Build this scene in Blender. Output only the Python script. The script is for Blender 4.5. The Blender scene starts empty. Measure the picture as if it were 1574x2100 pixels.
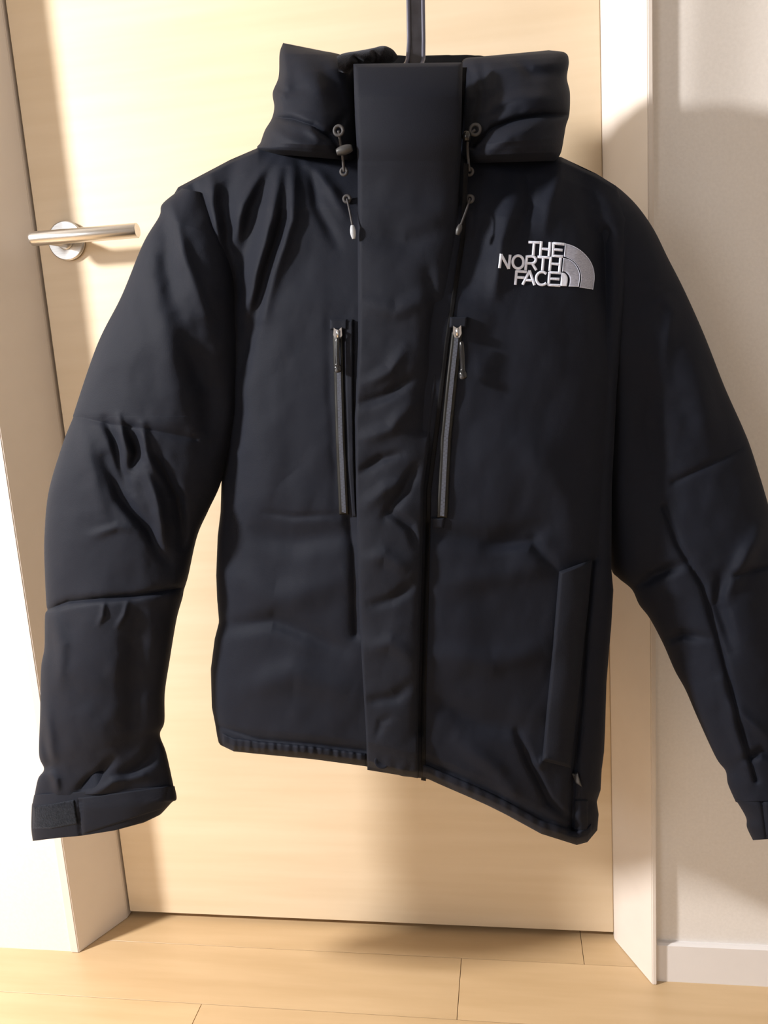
import bpy, bmesh, math
import numpy as np
from mathutils import Vector, Matrix

# ------------------------------------------------------------------ camera
SC = bpy.context.scene
COL = SC.collection
FPX, CX, CY = 1651.0, 787.0, 1050.0          # focal length and centre for a 1574 x 2100 frame
_vx = np.array([-10447, 385, 1651.]); _vz = np.array([591, 8950, 1651.])
_D = _vz / np.linalg.norm(_vz)
_X = -_vx / np.linalg.norm(_vx); _X = _X - _X.dot(_D) * _D; _X /= np.linalg.norm(_X)
_Z = -_D; _Y = np.cross(_Z, _X)
ROT = np.array([_X, _Y, _Z])
CAMH = 0.90
cam_data = bpy.data.cameras.new('camera')
cam = bpy.data.objects.new('camera', cam_data); COL.objects.link(cam)
cam_data.lens = FPX / 2100 * 36.0; cam_data.sensor_width = 36.0; cam_data.sensor_fit = 'AUTO'
cam_data.clip_start = 0.02
m = ROT @ np.diag([1., -1., -1.])
cam.matrix_world = Matrix([list(m[0]) + [0], list(m[1]) + [0], list(m[2]) + [CAMH], [0, 0, 0, 1]])
SC.camera = cam
# ------------------------------------------------------------------ world, lamps, exposure
SC.view_settings.view_transform = 'Standard'; SC.view_settings.look = 'None'
SC.view_settings.gamma = 1.0; SC.view_settings.use_curve_mapping = False
SC.view_settings.exposure = 0.0
w = bpy.data.worlds.new('world'); SC.world = w; w.use_nodes = True
w.node_tree.nodes['Background'].inputs[0].default_value = (1.0, 0.93, 0.84, 1)
w.node_tree.nodes['Background'].inputs[1].default_value = 0.25

def lamp(name, loc, target, power, size, color):
    d = bpy.data.lights.new(name, 'AREA'); d.shape = 'DISK'; d.size = size; d.energy = power; d.color = color
    o = bpy.data.objects.new(name, d); COL.objects.link(o); o.location = loc
    o.rotation_euler = (Vector(target) - Vector(loc)).to_track_quat('-Z', 'Y').to_euler()
    return o
lamp('ceiling_lamp_light', (-2.05, -0.02, 1.66), (-1.0, 1.1, 0.7), 100, 0.22, (1.0, 0.97, 0.93))
lamp('cool_fill_light', (-1.5, -1.55, 1.3), (-0.2, 1.0, 0.95), 11.5, 1.0, (0.86, 0.93, 1.0))  # added cool fill from behind left of the camera, no window there

# ------------------------------------------------------------------ helpers
def W(px, py, y):
    """point on the plane at depth y that the survey of the photograph gives for a pixel"""
    px = np.asarray(px, float); py = np.asarray(py, float)
    c = np.stack([px - CX, py - CY, np.full_like(px * py * 1.0, FPX)], -1)
    r = c @ ROT.T
    k = (np.asarray(y, float) / r[..., 1])[..., None]
    p = r * k
    p[..., 2] += CAMH
    return p

def mat(name, color, rough=0.5, metal=0.0, spec=0.5, **kw):
    mt = bpy.data.materials.new(name); mt.use_nodes = True
    b = mt.node_tree.nodes['Principled BSDF']
    b.inputs['Base Color'].default_value = (*color, 1); b.inputs['Roughness'].default_value = rough
    b.inputs['Metallic'].default_value = metal; b.inputs['Specular IOR Level'].default_value = spec
    for k, v in kw.items():
        b.inputs[k.replace('_', ' ')].default_value = v
    return mt

def noise_mix(mt, c1, c2, scale, stretch=(1, 1, 1), detail=4, lo=0.3, hi=0.7, bump=0.0, coord='Object', dist=0.001):
    nt = mt.node_tree; N = nt.nodes; L = nt.links; b = N['Principled BSDF']
    tc = N.new('ShaderNodeTexCoord'); mp = N.new('ShaderNodeMapping'); mp.inputs['Scale'].default_value = stretch
    nz = N.new('ShaderNodeTexNoise'); nz.inputs['Scale'].default_value = scale; nz.inputs['Detail'].default_value = detail
    L.new(tc.outputs[coord], mp.inputs[0]); L.new(mp.outputs[0], nz.inputs['Vector'])
    cr = N.new('ShaderNodeValToRGB'); cr.color_ramp.elements[0].position = lo; cr.color_ramp.elements[1].position = hi
    cr.color_ramp.elements[0].color = (*c1, 1); cr.color_ramp.elements[1].color = (*c2, 1)
    L.new(nz.outputs['Fac'], cr.inputs[0]); L.new(cr.outputs[0], b.inputs['Base Color'])
    if bump:
        bp = N.new('ShaderNodeBump'); bp.inputs['Strength'].default_value = bump; bp.inputs['Distance'].default_value = dist
        L.new(nz.outputs['Fac'], bp.inputs['Height']); L.new(bp.outputs[0], b.inputs['Normal'])
    return mt

M = {}
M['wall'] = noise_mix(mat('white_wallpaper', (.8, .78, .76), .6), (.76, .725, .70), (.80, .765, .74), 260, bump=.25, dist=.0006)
M['frame'] = noise_mix(mat('off_white_frame', (.8, .74, .7), .38), (.74, .675, .625), (.76, .695, .645), 30, bump=.02)
M['base'] = noise_mix(mat('white_baseboard', (.8, .78, .78), .35), (.76, .73, .73), (.78, .75, .75), 20)
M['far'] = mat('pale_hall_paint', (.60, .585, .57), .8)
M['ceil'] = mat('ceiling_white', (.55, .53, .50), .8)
M['door'] = noise_mix(mat('pale_maple_door', (.78, .58, .36), .38), (.73, .585, .41), (.79, .65, .48), 3.2, (1.1, 1, 16), 5, .25, .75, bump=.05)
M['doore'] = mat('door_edge', (.45, .28, .13), .5)
M['steel'] = noise_mix(mat('brushed_steel', (.7, .68, .66), .3, 1.0), (.60, .58, .56), (.74, .72, .70), 60, (.3, 20, 20), 2, bump=.05)
M['dark'] = mat('dark_gap', (.03, .025, .02), .8)

def fabric(name, col, rough=.5, weave=.3, sheen=.015, spec=.10):
    mt = mat(name, col, rough, 0, spec)
    nt = mt.node_tree; N = nt.nodes; L = nt.links; b = N['Principled BSDF']
    b.inputs['Sheen Weight'].default_value = sheen; b.inputs['Sheen Roughness'].default_value = .5
    b.inputs['Sheen Tint'].default_value = (.7, .78, 1, 1)
    tc = N.new('ShaderNodeTexCoord')
    n1 = N.new('ShaderNodeTexNoise'); n1.inputs['Scale'].default_value = 38; n1.inputs['Detail'].default_value = 3
    n2 = N.new('ShaderNodeTexNoise'); n2.inputs['Scale'].default_value = 900; n2.inputs['Detail'].default_value = 1
    L.new(tc.outputs['Object'], n1.inputs['Vector']); L.new(tc.outputs['Object'], n2.inputs['Vector'])
    b1 = N.new('ShaderNodeBump'); b1.inputs['Strength'].default_value = .10; b1.inputs['Distance'].default_value = .004
    b2 = N.new('ShaderNodeBump'); b2.inputs['Strength'].default_value = weave; b2.inputs['Distance'].default_value = .0005
    L.new(n1.outputs['Fac'], b1.inputs['Height']); L.new(n2.outputs['Fac'], b2.inputs['Height'])
    L.new(b1.outputs[0], b2.inputs['Normal']); L.new(b2.outputs[0], b.inputs['Normal'])
    return mt
M['shell'] = fabric('black_nylon_shell', (.0088, .0106, .0178), .70)
M['flap'] = fabric('black_nylon_flap', (.0100, .0116, .0182), .72)
M['lining'] = fabric('black_lining', (.004, .004, .005), .7, .2, .02)
M['fleece'] = fabric('black_fleece', (.005, .004, .004), .95, .9, .10)
M['hook_loop'] = noise_mix(fabric('black_loop_tape', (.014, .016, .022), .9, .9, .1), (.003, .004, .006), (.014, .016, .022), 420, bump=.8)
M['tape'] = mat('zipper_tape', (.009, .009, .0085), .5, 0, .3)
M['coil'] = mat('zipper_coil', (.15, .17, .23), .22, .5)
M['black_gloss'] = mat('black_plastic', (.012, .012, .014), .18)
M['chrome'] = mat('zipper_metal', (.55, .56, .60), .2, 1.0)
M['cord'] = mat('grey_cord', (.045, .043, .047), .6)
M['cord_tip'] = mat('clear_grey_tip', (.42, .45, .50), .15)
M['thread'] = noise_mix(mat('silver_thread', (.7, .74, .9), .55), (.62, .67, .88), (.82, .87, 1.0), 900, (1, 1, .25), 2, bump=.4, dist=.0004)
M['greythread'] = noise_mix(mat('grey_thread', (.36, .38, .48), .6), (.28, .295, .385), (.40, .42, .53), 900, (.25, 1, 1), 2, bump=.5, dist=.0004)
M['reflect'] = mat('grey_reflective', (.035, .035, .038), .45)
M['hanger'] = noise_mix(mat('hanger_black', (.02, .018, .022), .4), (.010, .009, .012), (.03, .028, .036), 90, bump=.1)
M['hangedge'] = mat('hanger_grey_edge', (.10, .10, .14), .3, .2)

def plank_mat():
    mt = mat('pale_maple_floor', (.8, .58, .3), .36)
    nt = mt.node_tree; N = nt.nodes; L = nt.links; b = N['Principled BSDF']
    tc = N.new('ShaderNodeTexCoord'); mp = N.new('ShaderNodeMapping'); mp.inputs['Scale'].default_value = (1.2, 11, 1)
    oi = N.new('ShaderNodeObjectInfo'); ad = N.new('ShaderNodeVectorMath'); ad.operation = 'ADD'
    L.new(tc.outputs['Object'], mp.inputs[0]); L.new(mp.outputs[0], ad.inputs[0]); L.new(oi.outputs['Random'], ad.inputs[1])
    nz = N.new('ShaderNodeTexNoise'); nz.inputs['Scale'].default_value = 3.5; nz.inputs['Detail'].default_value = 5
    L.new(ad.outputs[0], nz.inputs['Vector'])
    cr = N.new('ShaderNodeValToRGB'); cr.color_ramp.elements[0].position = .3; cr.color_ramp.elements[1].position = .72
    cr.color_ramp.elements[0].color = (.535, .37, .205, 1); cr.color_ramp.elements[1].color = (.61, .435, .255, 1)
    L.new(nz.outputs['Fac'], cr.inputs[0])
    hs = N.new('ShaderNodeHueSaturation'); mr = N.new('ShaderNodeMapRange')
    mr.inputs['To Min'].default_value = .93; mr.inputs['To Max'].default_value = 1.05
    L.new(oi.outputs['Random'], mr.inputs['Value']); L.new(mr.outputs[0], hs.inputs['Value'])
    L.new(cr.outputs[0], hs.inputs['Color']); L.new(hs.outputs[0], b.inputs['Base Color'])
    return mt
M['plank'] = plank_mat()

def link(name, verts, faces, mt, parent=None, smooth=True, loc=None):
    me = bpy.data.meshes.new(name); me.from_pydata([tuple(v) for v in verts], [], [tuple(int(i) for i in f) for f in faces])
    me.validate(); bm = bmesh.new(); bm.from_mesh(me); bmesh.ops.recalc_face_normals(bm, faces=bm.faces); bm.to_mesh(me); bm.free()
    me.materials.append(mt)
    if smooth:
        me.polygons.foreach_set('use_smooth', [True] * len(me.polygons))
    o = bpy.data.objects.new(name, me); COL.objects.link(o)
    if parent: o.parent = parent
    return o

def from_bm(name, bm, mt, parent=None, smooth=False):
    bmesh.ops.recalc_face_normals(bm, faces=bm.faces)
    me = bpy.data.meshes.new(name); bm.to_mesh(me); bm.free(); me.materials.append(mt)
    if smooth: me.polygons.foreach_set('use_smooth', [True] * len(me.polygons))
    o = bpy.data.objects.new(name, me); COL.objects.link(o)
    if parent: o.parent = parent
    return o

def tag(o, label=None, cat=None, group=None, kind=None):
    if label: o['label'] = label
    if cat: o['category'] = cat
    if group: o['group'] = group
    if kind: o['kind'] = kind
    return o

def box_bm(bm, x0, x1, y0, y1, z0, z1):
    vs = [bm.verts.new(p) for p in [(x0, y0, z0), (x1, y0, z0), (x1, y1, z0), (x0, y1, z0), (x0, y0, z1), (x1, y0, z1), (x1, y1, z1), (x0, y1, z1)]]
    for f in [(0, 1, 2, 3), (4, 5, 6, 7), (0, 1, 5, 4), (1, 2, 6, 5), (2, 3, 7, 6), (3, 0, 4, 7)]:
        bm.faces.new([vs[i] for i in f])

def box(name, b, mt, parent=None, bevel=0.0):
    bm = bmesh.new(); box_bm(bm, *b)
    if bevel: bmesh.ops.bevel(bm, geom=bm.edges[:], offset=bevel, segments=2, affect='EDGES')
    return from_bm(name, bm, mt, parent)

def prism(name, foot, z0, z1, mt, parent=None, bevel=0.0):
    bm = bmesh.new()
    a = [bm.verts.new((x, y, z0)) for x, y in foot]; b = [bm.verts.new((x, y, z1)) for x, y in foot]; n = len(foot)
    bm.faces.new(a); bm.faces.new(b)
    for i in range(n): bm.faces.new([a[i], a[(i + 1) % n], b[(i + 1) % n], b[i]])
    if bevel: bmesh.ops.bevel(bm, geom=bm.edges[:], offset=bevel, segments=2, affect='EDGES')
    return from_bm(name, bm, mt, parent)

# ------------------------------------------------------------------ the room
YD = 1.143                    # door face
YL, YR = 1.056, 1.066         # wall faces left and right of the doorway
HEAD = 2.03
XL, XR, YB, ZC = -3.25, 1.65, -1.95, 2.42
bm = bmesh.new()
box_bm(bm, XL, -.727, YL, 1.24, -.01, ZC)
box_bm(bm, .180, XR, YR, 1.24, -.01, ZC)
box_bm(bm, -.727, .180, YR, 1.24, HEAD + .03, ZC)
tag(from_bm('wall_back', bm, M['wall']), kind='structure')
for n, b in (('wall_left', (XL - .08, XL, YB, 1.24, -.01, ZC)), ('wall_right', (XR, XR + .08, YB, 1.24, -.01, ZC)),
             ('wall_front', (XL, XR, YB - .08, YB, -.01, ZC)), ('door_gap_blocker', (-1.0, .5, 1.32, 1.36, -.01, ZC))):  # last: unseen panel added behind the door to keep its bottom gap dark
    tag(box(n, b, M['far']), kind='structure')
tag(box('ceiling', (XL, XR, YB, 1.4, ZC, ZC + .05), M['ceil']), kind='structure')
fl = tag(box('floor', (XL, XR, YB, 1.4, -.06, -.012), M['dark']), kind='structure')
# planks laid along the wall
PW = .1175
ys = [1.0840 + PW * k for k in range(2, -27, -1)]
for r, yt in enumerate(ys):
    L_ = .91; off = {2: -.48, 3: -.475}.get(r, (-.31 * r) % L_ - .4)
    if r == 3: off = -.472
    if r == 1: off = .083
    if r == 2: off = -.10
    k0 = math.floor((XL - off) / L_)
    x = off + k0 * L_
    while x < XR:
        a, b = max(x, XL), min(x + L_, XR)
        if b - a > .02:
            bm = bmesh.new(); box_bm(bm, a + .0004, b - .0004, yt - PW + .0004, yt - .0004, -.012, 0)
            bmesh.ops.bevel(bm, geom=[e for e in bm.edges if all(v.co.z > -.001 for v in e.verts)], offset=.0003, segments=1, affect='EDGES')
            from_bm('plank', bm, M['plank'], fl)
        x += L_
# splayed frame round the door
tag(prism('trim_1', [(-.713, 1.053), (-.671, 1.139), (-.671, 1.20), (-.727, 1.20), (-.727, 1.053)], 0, HEAD + .03, M['frame'], bevel=.0012), kind='structure')
tag(prism('trim_2', [(.175, 1.050), (.1335, 1.139), (.1335, 1.20), (.1815, 1.20), (.1815, 1.050)], 0, HEAD + .03, M['frame'], bevel=.0012), kind='structure')
tag(box('trim_3', (-.671, .1335, 1.06, 1.20, HEAD, HEAD + .03), M['frame']), kind='structure')
bm = bmesh.new()
prof = [(1.058, 0), (1.058, .058), (1.061, .0605), (1.066, .0605), (1.066, 0)]
va = [bm.verts.new((.1818, y, z)) for y, z in prof]; vb = [bm.verts.new((XR, y, z)) for y, z in prof]
bm.faces.new(va); bm.faces.new(vb)
for i in range(5): bm.faces.new([va[i], va[(i + 1) % 5], vb[(i + 1) % 5], vb[i]])
tag(from_bm('baseboard_right', bm, M['base']), kind='structure')
# the door
door = bpy.data.objects.new('door_1', None); COL.objects.link(door); door.location = (-.27, YD, 0)
tag(door, kind='structure')
def rel(o, p):
    o.parent = p; o.matrix_parent_inverse = Matrix.Translation(-Vector(p.location)); return o
rel(box('door_leaf', (-.6675, .1334, YD, YD + .036, .0095, HEAD - .003), M['door'], bevel=.0012), door)
# lever handle
hp = W(140, 495, YD)
def cyl(name, p0, p1, r, mt, parent, seg=40, bev=.0015):
    p0, p1 = Vector(p0), Vector(p1); d = p1 - p0
    bm = bmesh.new()
    bmesh.ops.create_cone(bm, cap_ends=True, segments=seg, radius1=r, radius2=r, depth=d.length,
                          matrix=Matrix.Translation((p0 + p1) / 2) @ d.to_track_quat('Z', 'Y').to_matrix().to_4x4())
    if bev: bmesh.ops.bevel(bm, geom=[e for e in bm.edges if any(len(f.verts) > 4 for f in e.link_faces)], offset=bev, segments=3, affect='EDGES')
    o = from_bm(name, bm, mt, None)
    me = o.data
    for p in me.polygons: p.use_smooth = len(p.vertices) <= 4
    return o
hd = rel(cyl('door_handle', (hp[0], YD - .008, hp[2]), (hp[0], YD + .001, hp[2]), .0275, M['steel'], None, 64), door)
hd['label'] = 'brushed steel lever handle on round rose'
yl = YD - .052
a, b = W(62, 490.5, yl), W(282, 472.5, yl)
def lever():
    # round bar, rounded at the pivot end, cut square at the grip end
    p0, p1 = Vector(a), Vector(b); d = (p1 - p0).normalized(); u = d.cross(Vector((0, 0, 1))).normalized(); v = d.cross(u)
    seg, R_ = 40, .0098
    rings = [(.0002, .55), (.0012, .8), (.003, .95), (.006, 1.0)]
    st = [(t, k * R_) for t, k in rings] + [((p1 - p0).length - .0008, R_), ((p1 - p0).length, R_ - .0008)]
    vs, fs = [], []
    for t, r in st:
        for j in range(seg):
            an = 2 * math.pi * j / seg
            vs.append(p0 + d * t + (u * math.cos(an) + v * math.sin(an)) * r)
    for i in range(len(st) - 1):
        for j in range(seg):
            fs.append((i * seg + j, i * seg + (j + 1) % seg, (i + 1) * seg + (j + 1) % seg, (i + 1) * seg + j))
    fs.append(tuple(range(seg))); fs.append(tuple((len(st) - 1) * seg + j for j in range(seg)))
    o = link('lever', vs, fs, M['steel'])
    for p in o.data.polygons: p.use_smooth = len(p.vertices) <= 4
    return o
def reparent(o, p):
    o.parent = p; return o
reparent(lever(), hd)
sp = cyl('spindle', (hp[0] + .001, YD - .006, hp[2]), (hp[0] + .001, yl, W(109, 487, yl)[2]), .0095, M['steel'], None, 32, 0)
reparent(sp, hd)
reparent(cyl('rose_collar', (hp[0], YD - .011, hp[2]), (hp[0], YD - .0075, hp[2]), .0125, M['steel'], None, 40, .0008), hd)

# ------------------------------------------------------------------ noise and folds
rng = np.random.RandomState(7)
_tab = rng.rand(256, 256)
def vnoise(x, y):
    xi = np.floor(x).astype(int); yi = np.floor(y).astype(int); fx = x - xi; fy = y - yi
    fx = fx * fx * fx * (fx * (fx * 6 - 15) + 10); fy = fy * fy * fy * (fy * (fy * 6 - 15) + 10)
    g = lambda i, j: _tab[i % 256, j % 256]
    return (g(xi, yi) * (1 - fx) + g(xi + 1, yi) * fx) * (1 - fy) + (g(xi, yi + 1) * (1 - fx) + g(xi + 1, yi + 1) * fx) * fy
def fbm(x, y, o=3):
    s = 0; a_ = .5
    for k in range(o):
        s = s + a_ * (vnoise(x * 2 ** k + 17.3 * k, y * 2 ** k + 5.1 * k) - .5); a_ *= .5
    return s
def seg_dist(px, py, pts):
    d = np.full(np.shape(px), 1e9); u = np.zeros(np.shape(px)); tot = 0.0
    lens = [math.hypot(pts[i + 1][0] - pts[i][0], pts[i + 1][1] - pts[i][1]) for i in range(len(pts) - 1)]; T_ = sum(lens)
    for i in range(len(pts) - 1):
        x0, y0 = pts[i]; x1, y1 = pts[i + 1]; l2 = lens[i] ** 2 + 1e-9
        k = np.clip(((px - x0) * (x1 - x0) + (py - y0) * (y1 - y0)) / l2, 0, 1)
        dd = np.hypot(px - x0 - k * (x1 - x0), py - y0 - k * (y1 - y0))
        b_ = dd < d; d = np.where(b_, dd, d); u = np.where(b_, (tot + k * lens[i]) / T_, u); tot += lens[i]
    return d, u
def folds(px, py, lst):
    """each fold: (points, width px, height m, 's' seam of constant depth / 'f' fold that fades at its ends)"""
    h = np.zeros(np.shape(px))
    wob = 10 * fbm(px / 60., py / 60., 2)
    for pts, wd, amp, kind in lst:
        xs = [p[0] for p in pts]; yy = [p[1] for p in pts]; mgn = 3.2 * wd + 8
        msk = (px > min(xs) - mgn) & (px < max(xs) + mgn) & (py > min(yy) - mgn) & (py < max(yy) + mgn)
        if not msk.any(): continue
        qx, qy = px[msk], py[msk]
        if kind == 'f': qx = qx + wob[msk]; qy = qy + wob[msk] * .5
        d, u = seg_dist(qx, qy, pts)
        g = np.exp(-(d / wd) ** 2) if kind == 'f' else np.exp(-np.abs(d / wd) ** 1.3)
        if kind == 'f': g = g * np.sin(np.pi * np.clip(.08 + .84 * u, 0, 1)) ** .8
        h[msk] += amp * g
    return h
def crom(pts, n):
    """smooth curve through points, n samples, evenly by knot"""
    P = np.array(pts, float); k = len(P); t = np.linspace(0, k - 1, n); i = np.minimum(t.astype(int), k - 2); f = (t - i)[:, None]
    g = lambda j: P[np.clip(j, 0, k - 1)]
    p0, p1, p2, p3 = g(i - 1), g(i), g(i + 1), g(i + 2)
    p0 = np.where((i == 0)[:, None], 2 * p1 - p2, p0); p3 = np.where((i >= k - 2)[:, None], 2 * p2 - p1, p3)
    return .5 * ((2 * p1) + (-p0 + p2) * f + (2 * p0 - 5 * p1 + 4 * p2 - p3) * f ** 2 + (-p0 + 3 * p1 - 3 * p2 + p3) * f ** 3)
def arc(pts, n):
    """polyline resampled evenly by length"""
    P = np.array(pts, float); d = np.r_[0, np.cumsum(np.hypot(*np.diff(P, axis=0).T[:2]))]
    t = np.linspace(0, d[-1], n); return np.stack([np.interp(t, d, P[:, c]) for c in range(P.shape[1])], -1)
def grid_faces(r, c, wrap=False, base=0):
    f = []
    for i in range(r - 1):
        for j in range(c if wrap else c - 1):
            j2 = (j + 1) % c
            f.append((base + i * c + j, base + i * c + j2, base + (i + 1) * c + j2, base + (i + 1) * c + j))
    return f

# ------------------------------------------------------------------ the jacket
_W0 = W
HANG = .945    # how far out from the door the jacket hangs
def W(px, py, y): return _W0(px, py, np.asarray(y, float) * HANG)
Y0 = .955
jk = bpy.data.objects.new('down_jacket', None); COL.objects.link(jk); jk.location = tuple(W(840, 1580, Y0))
tag(jk, 'puffy black down jacket with silver chest emblem hanging in front of the pale door', 'jacket')
INV = Matrix.Translation(-Vector(jk.location))
def part(o, parent=jk, label=None):
    o.parent = parent
    if parent is jk: o.matrix_parent_inverse = INV
    if label: o['label'] = label
    return o

# ---- torso
LY = np.array([(300, 345), (418, 347), (500, 385), (600, 425), (700, 446), (850, 455), (982, 454), (1050, 452), (1100, 446), (1180, 443), (1230, 445),
               (1275, 449), (1310, 440), (1372, 432), (1450, 434), (1485, 441), (1510, 445), (1540, 452), (1800, 462)], float)
RY = np.array([(300, 1240), (380, 1262), (450, 1288), (600, 1284), (800, 1264), (1000, 1254), (1167, 1253), (1210, 1257), (1280, 1253), (1340, 1248),
               (1400, 1243), (1500, 1240), (1542, 1238), (1580, 1233), (1620, 1231), (1644, 1223), (1670, 1227), (1705, 1224), (1760, 1212)], float)
TX = np.array([(345, 418), (365, 384), (471, 328), (529, 303), (700, 300), (950, 300), (1150, 322), (1222, 356), (1259, 379), (1270, 386)], float)
BX = np.array([(440, 1512), (452, 1528), (479, 1541), (527, 1546), (641, 1557), (753, 1572), (826, 1592), (876, 1597), (900, 1608), (960, 1634), (1000, 1652), (1036, 1670),
               (1109, 1710), (1182, 1733), (1204, 1727), (1224, 1703), (1240, 1690)], float)
TOR = [
    # folds fanning out from the neck on the left chest: ridges then valleys
    ([(585, 320), (560, 440), (520, 590), (500, 640)], 15, .012, 'f'), ([(560, 320), (500, 420), (478, 500)], 13, .009, 'f'),
    ([(600, 330), (598, 450), (560, 560), (535, 650)], 13, .010, 'f'), ([(620, 320), (680, 390), (705, 440)], 12, .006, 'f'),
    ([(550, 320), (520, 440), (492, 560), (488, 680)], 17, -.009, 'f'), ([(585, 350), (570, 480), (525, 640), (500, 760)], 14, -.010, 'f'),
    ([(480, 330), (462, 420), (478, 560), (500, 740)], 20, -.012, 'f'), ([(430, 360), (440, 440), (455, 520)], 13, .010, 'f'),
    ([(640, 330), (650, 420), (690, 500)], 13, -.006, 'f'), ([(485, 700), (478, 850), (462, 960)], 20, -.012, 'f'),
    ([(395, 380), (425, 470), (470, 600)], 10, -.010, 'f'),
    # right chest
    ([(1020, 380), (990, 500), (960, 600)], 20, -.009, 'f'), ([(1050, 420), (1030, 500), (1010, 600)], 16, .010, 'f'), ([(1075, 330), (1085, 420), (1055, 500)], 15, -.007, 'f'),
    ([(1150, 330), (1125, 420), (1120, 470)], 16, .007, 'f'), ([(1000, 350), (960, 480), (940, 600)], 16, -.009, 'f'), ([(1190, 360), (1225, 480), (1240, 700)], 22, -.012, 'f'),
    # broad body waves
    ([(500, 760), (560, 1000), (640, 1040)], 45, .006, 'f'), ([(500, 1090), (600, 1110), (720, 1090)], 26, -.007, 'f'), ([(470, 1180), (560, 1230), (700, 1190)], 32, .007, 'f'),
    ([(450, 1290), (560, 1270), (700, 1330)], 18, -.008, 'f'), ([(480, 1420), (600, 1380), (720, 1420)], 30, .007, 'f'),
    ([(880, 1090), (1000, 1110), (1130, 1080)], 22, -.007, 'f'), ([(900, 1200), (1040, 1180), (1140, 1150)], 26, .005, 'f'), ([(1000, 1120), (1090, 1110), (1140, 1170)], 14, -.007, 'f'),
    ([(900, 1340), (1010, 1360), (1110, 1330)], 26, .006, 'f'), ([(880, 1430), (980, 1480), (1090, 1500)], 24, -.007, 'f'), ([(1050, 900), (1150, 1000), (1200, 1100)], 40, .006, 'f'),
    ([(1060, 1500), (1088, 1570), (1125, 1645), (1180, 1690)], 9, -.009, 'f'), ([(1090, 1560), (1105, 1570), (1120, 1555)], 8, .004, 'f'), ([(940, 1520), (1020, 1580), (1060, 1640)], 18, .006, 'f'),
    ([(1215, 1150), (1200, 1300), (1190, 1450), (1175, 1600), (1172, 1700)], 9, -.012, 's'),
    ([(1240, 480), (1246, 800), (1225, 1140)], 16, -.011, 's'),
    # pocket bottom seams and the seam beside the left zipper
    ([(670, 640), (676, 800), (690, 1060)], 9, -.0015, 'f'), ([(715, 1062), (725, 1130), (730, 1300)], 12, -.007, 's'), ([(690, 1056), (600, 1060), (540, 1050)], 8, -.003, 'f'),
    ([(875, 1075), (868, 1200), (860, 1500)], 9, -.008, 's'),
    # hem band
    ([(446, 1488), (530, 1516), (641, 1526), (750, 1540)], 5, -.005, 's'), ([(870, 1560), (960, 1600), (1036, 1636), (1109, 1676), (1180, 1700)], 5, -.004, 's'),
]
def torso_st(px, py):
    Lx = np.interp(py, LY[:, 0], LY[:, 1]); Rx = np.interp(py, RY[:, 0], RY[:, 1])
    s = np.clip(2 * (px - Lx) / (Rx - Lx) - 1, -1, 1)
    yt = np.interp(px, TX[:, 0], TX[:, 1]); yb = np.interp(px, BX[:, 0], BX[:, 1])
    return s, np.clip((py - yt) / (yb - yt), 0, 1)
def torso_T(t):
    return np.interp(t, [0, .006, .03, .1, .25, .5, .8, .96, .99, 1], [.0, .020, .036, .060, .078, .082, .080, .074, .064, .045])
def torso_front(px, py):
    px = np.asarray(px, float); py = np.asarray(py, float)
    s, t = torso_st(px, py); ed = np.sqrt(np.clip(1 - s * s, 0, 1)) ** .62
    h = folds(px, py, TOR)
    h = h + .010 * fbm(px / 150., py / 190.) + .0030 * fbm((px + py * .35) / 55. + 9, (py - px * .35) / 110., 2) + .0004 * fbm(px / 14. + 3, py / 22., 2)
    hem = np.clip((t - .972) / .02, 0, 1) * np.clip((1.0 - t) / .008, 0, 1)
    h = h + hem * (.0015 * np.sin(px / 4.2 + 3 * fbm(px / 30., py / 30.)) * .5 + .002)
    fade = np.clip(ed * 1.6, 0, 1)
    return Y0 - torso_T(t) * ed - h * fade
def torso_grid(s0, s1, ns, nt, front=True, xs=None):
    S, T_ = np.meshgrid(np.linspace(s0, s1, ns), np.linspace(0, 1, nt)); 
    if front: S = np.sin(S * np.pi / 2)
    px = 847 + S * 400; py = 300 + T_ * 1250.
    for _ in range(12):
        yt = np.interp(px, TX[:, 0], TX[:, 1]); yb = np.interp(px, BX[:, 0], BX[:, 1]); py = yt + (yb - yt) * T_
        Lx = np.interp(py, LY[:, 0], LY[:, 1]); Rx = np.interp(py, RY[:, 0], RY[:, 1])
        px = px * .3 + .7 * (Lx + (Rx - Lx) * (S + 1) / 2)
    return S, T_, px, py
def sheet(name, px, py, yy, mt, turn=.012):
    """a cloth sheet whose bottom edge turns in"""
    V = W(px, py, yy); r, c = px.shape
    e = W(px[-1], py[-1] - 10, yy[-1] + turn)
    V = np.concatenate([V, e[None]], 0)
    return link(name, V.reshape(-1, 3), grid_faces(r + 1, c), mt)
S, T_, px, py = torso_grid(-1, 0, 230, 420)
part(sheet('front_panel', px, py, torso_front(px, py), M['shell']))
S, T_, px, py = torso_grid(0, 1, 230, 420)
part(sheet('front_panel', px, py, torso_front(px, py), M['shell']))
S, T_, px, py = torso_grid(-1, 1, 120, 160)
s_, t_ = torso_st(px, py); yb_ = Y0 + torso_T(t_) * .72 * np.sqrt(np.clip(1 - s_ * s_, 0, 1)) ** .85 + .006 * fbm(px / 90., py / 60.)* np.sqrt(np.clip(1 - s_ * s_, 0, 1))
part(sheet('back_panel', px, py, yb_, M['shell'], -.012))

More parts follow.
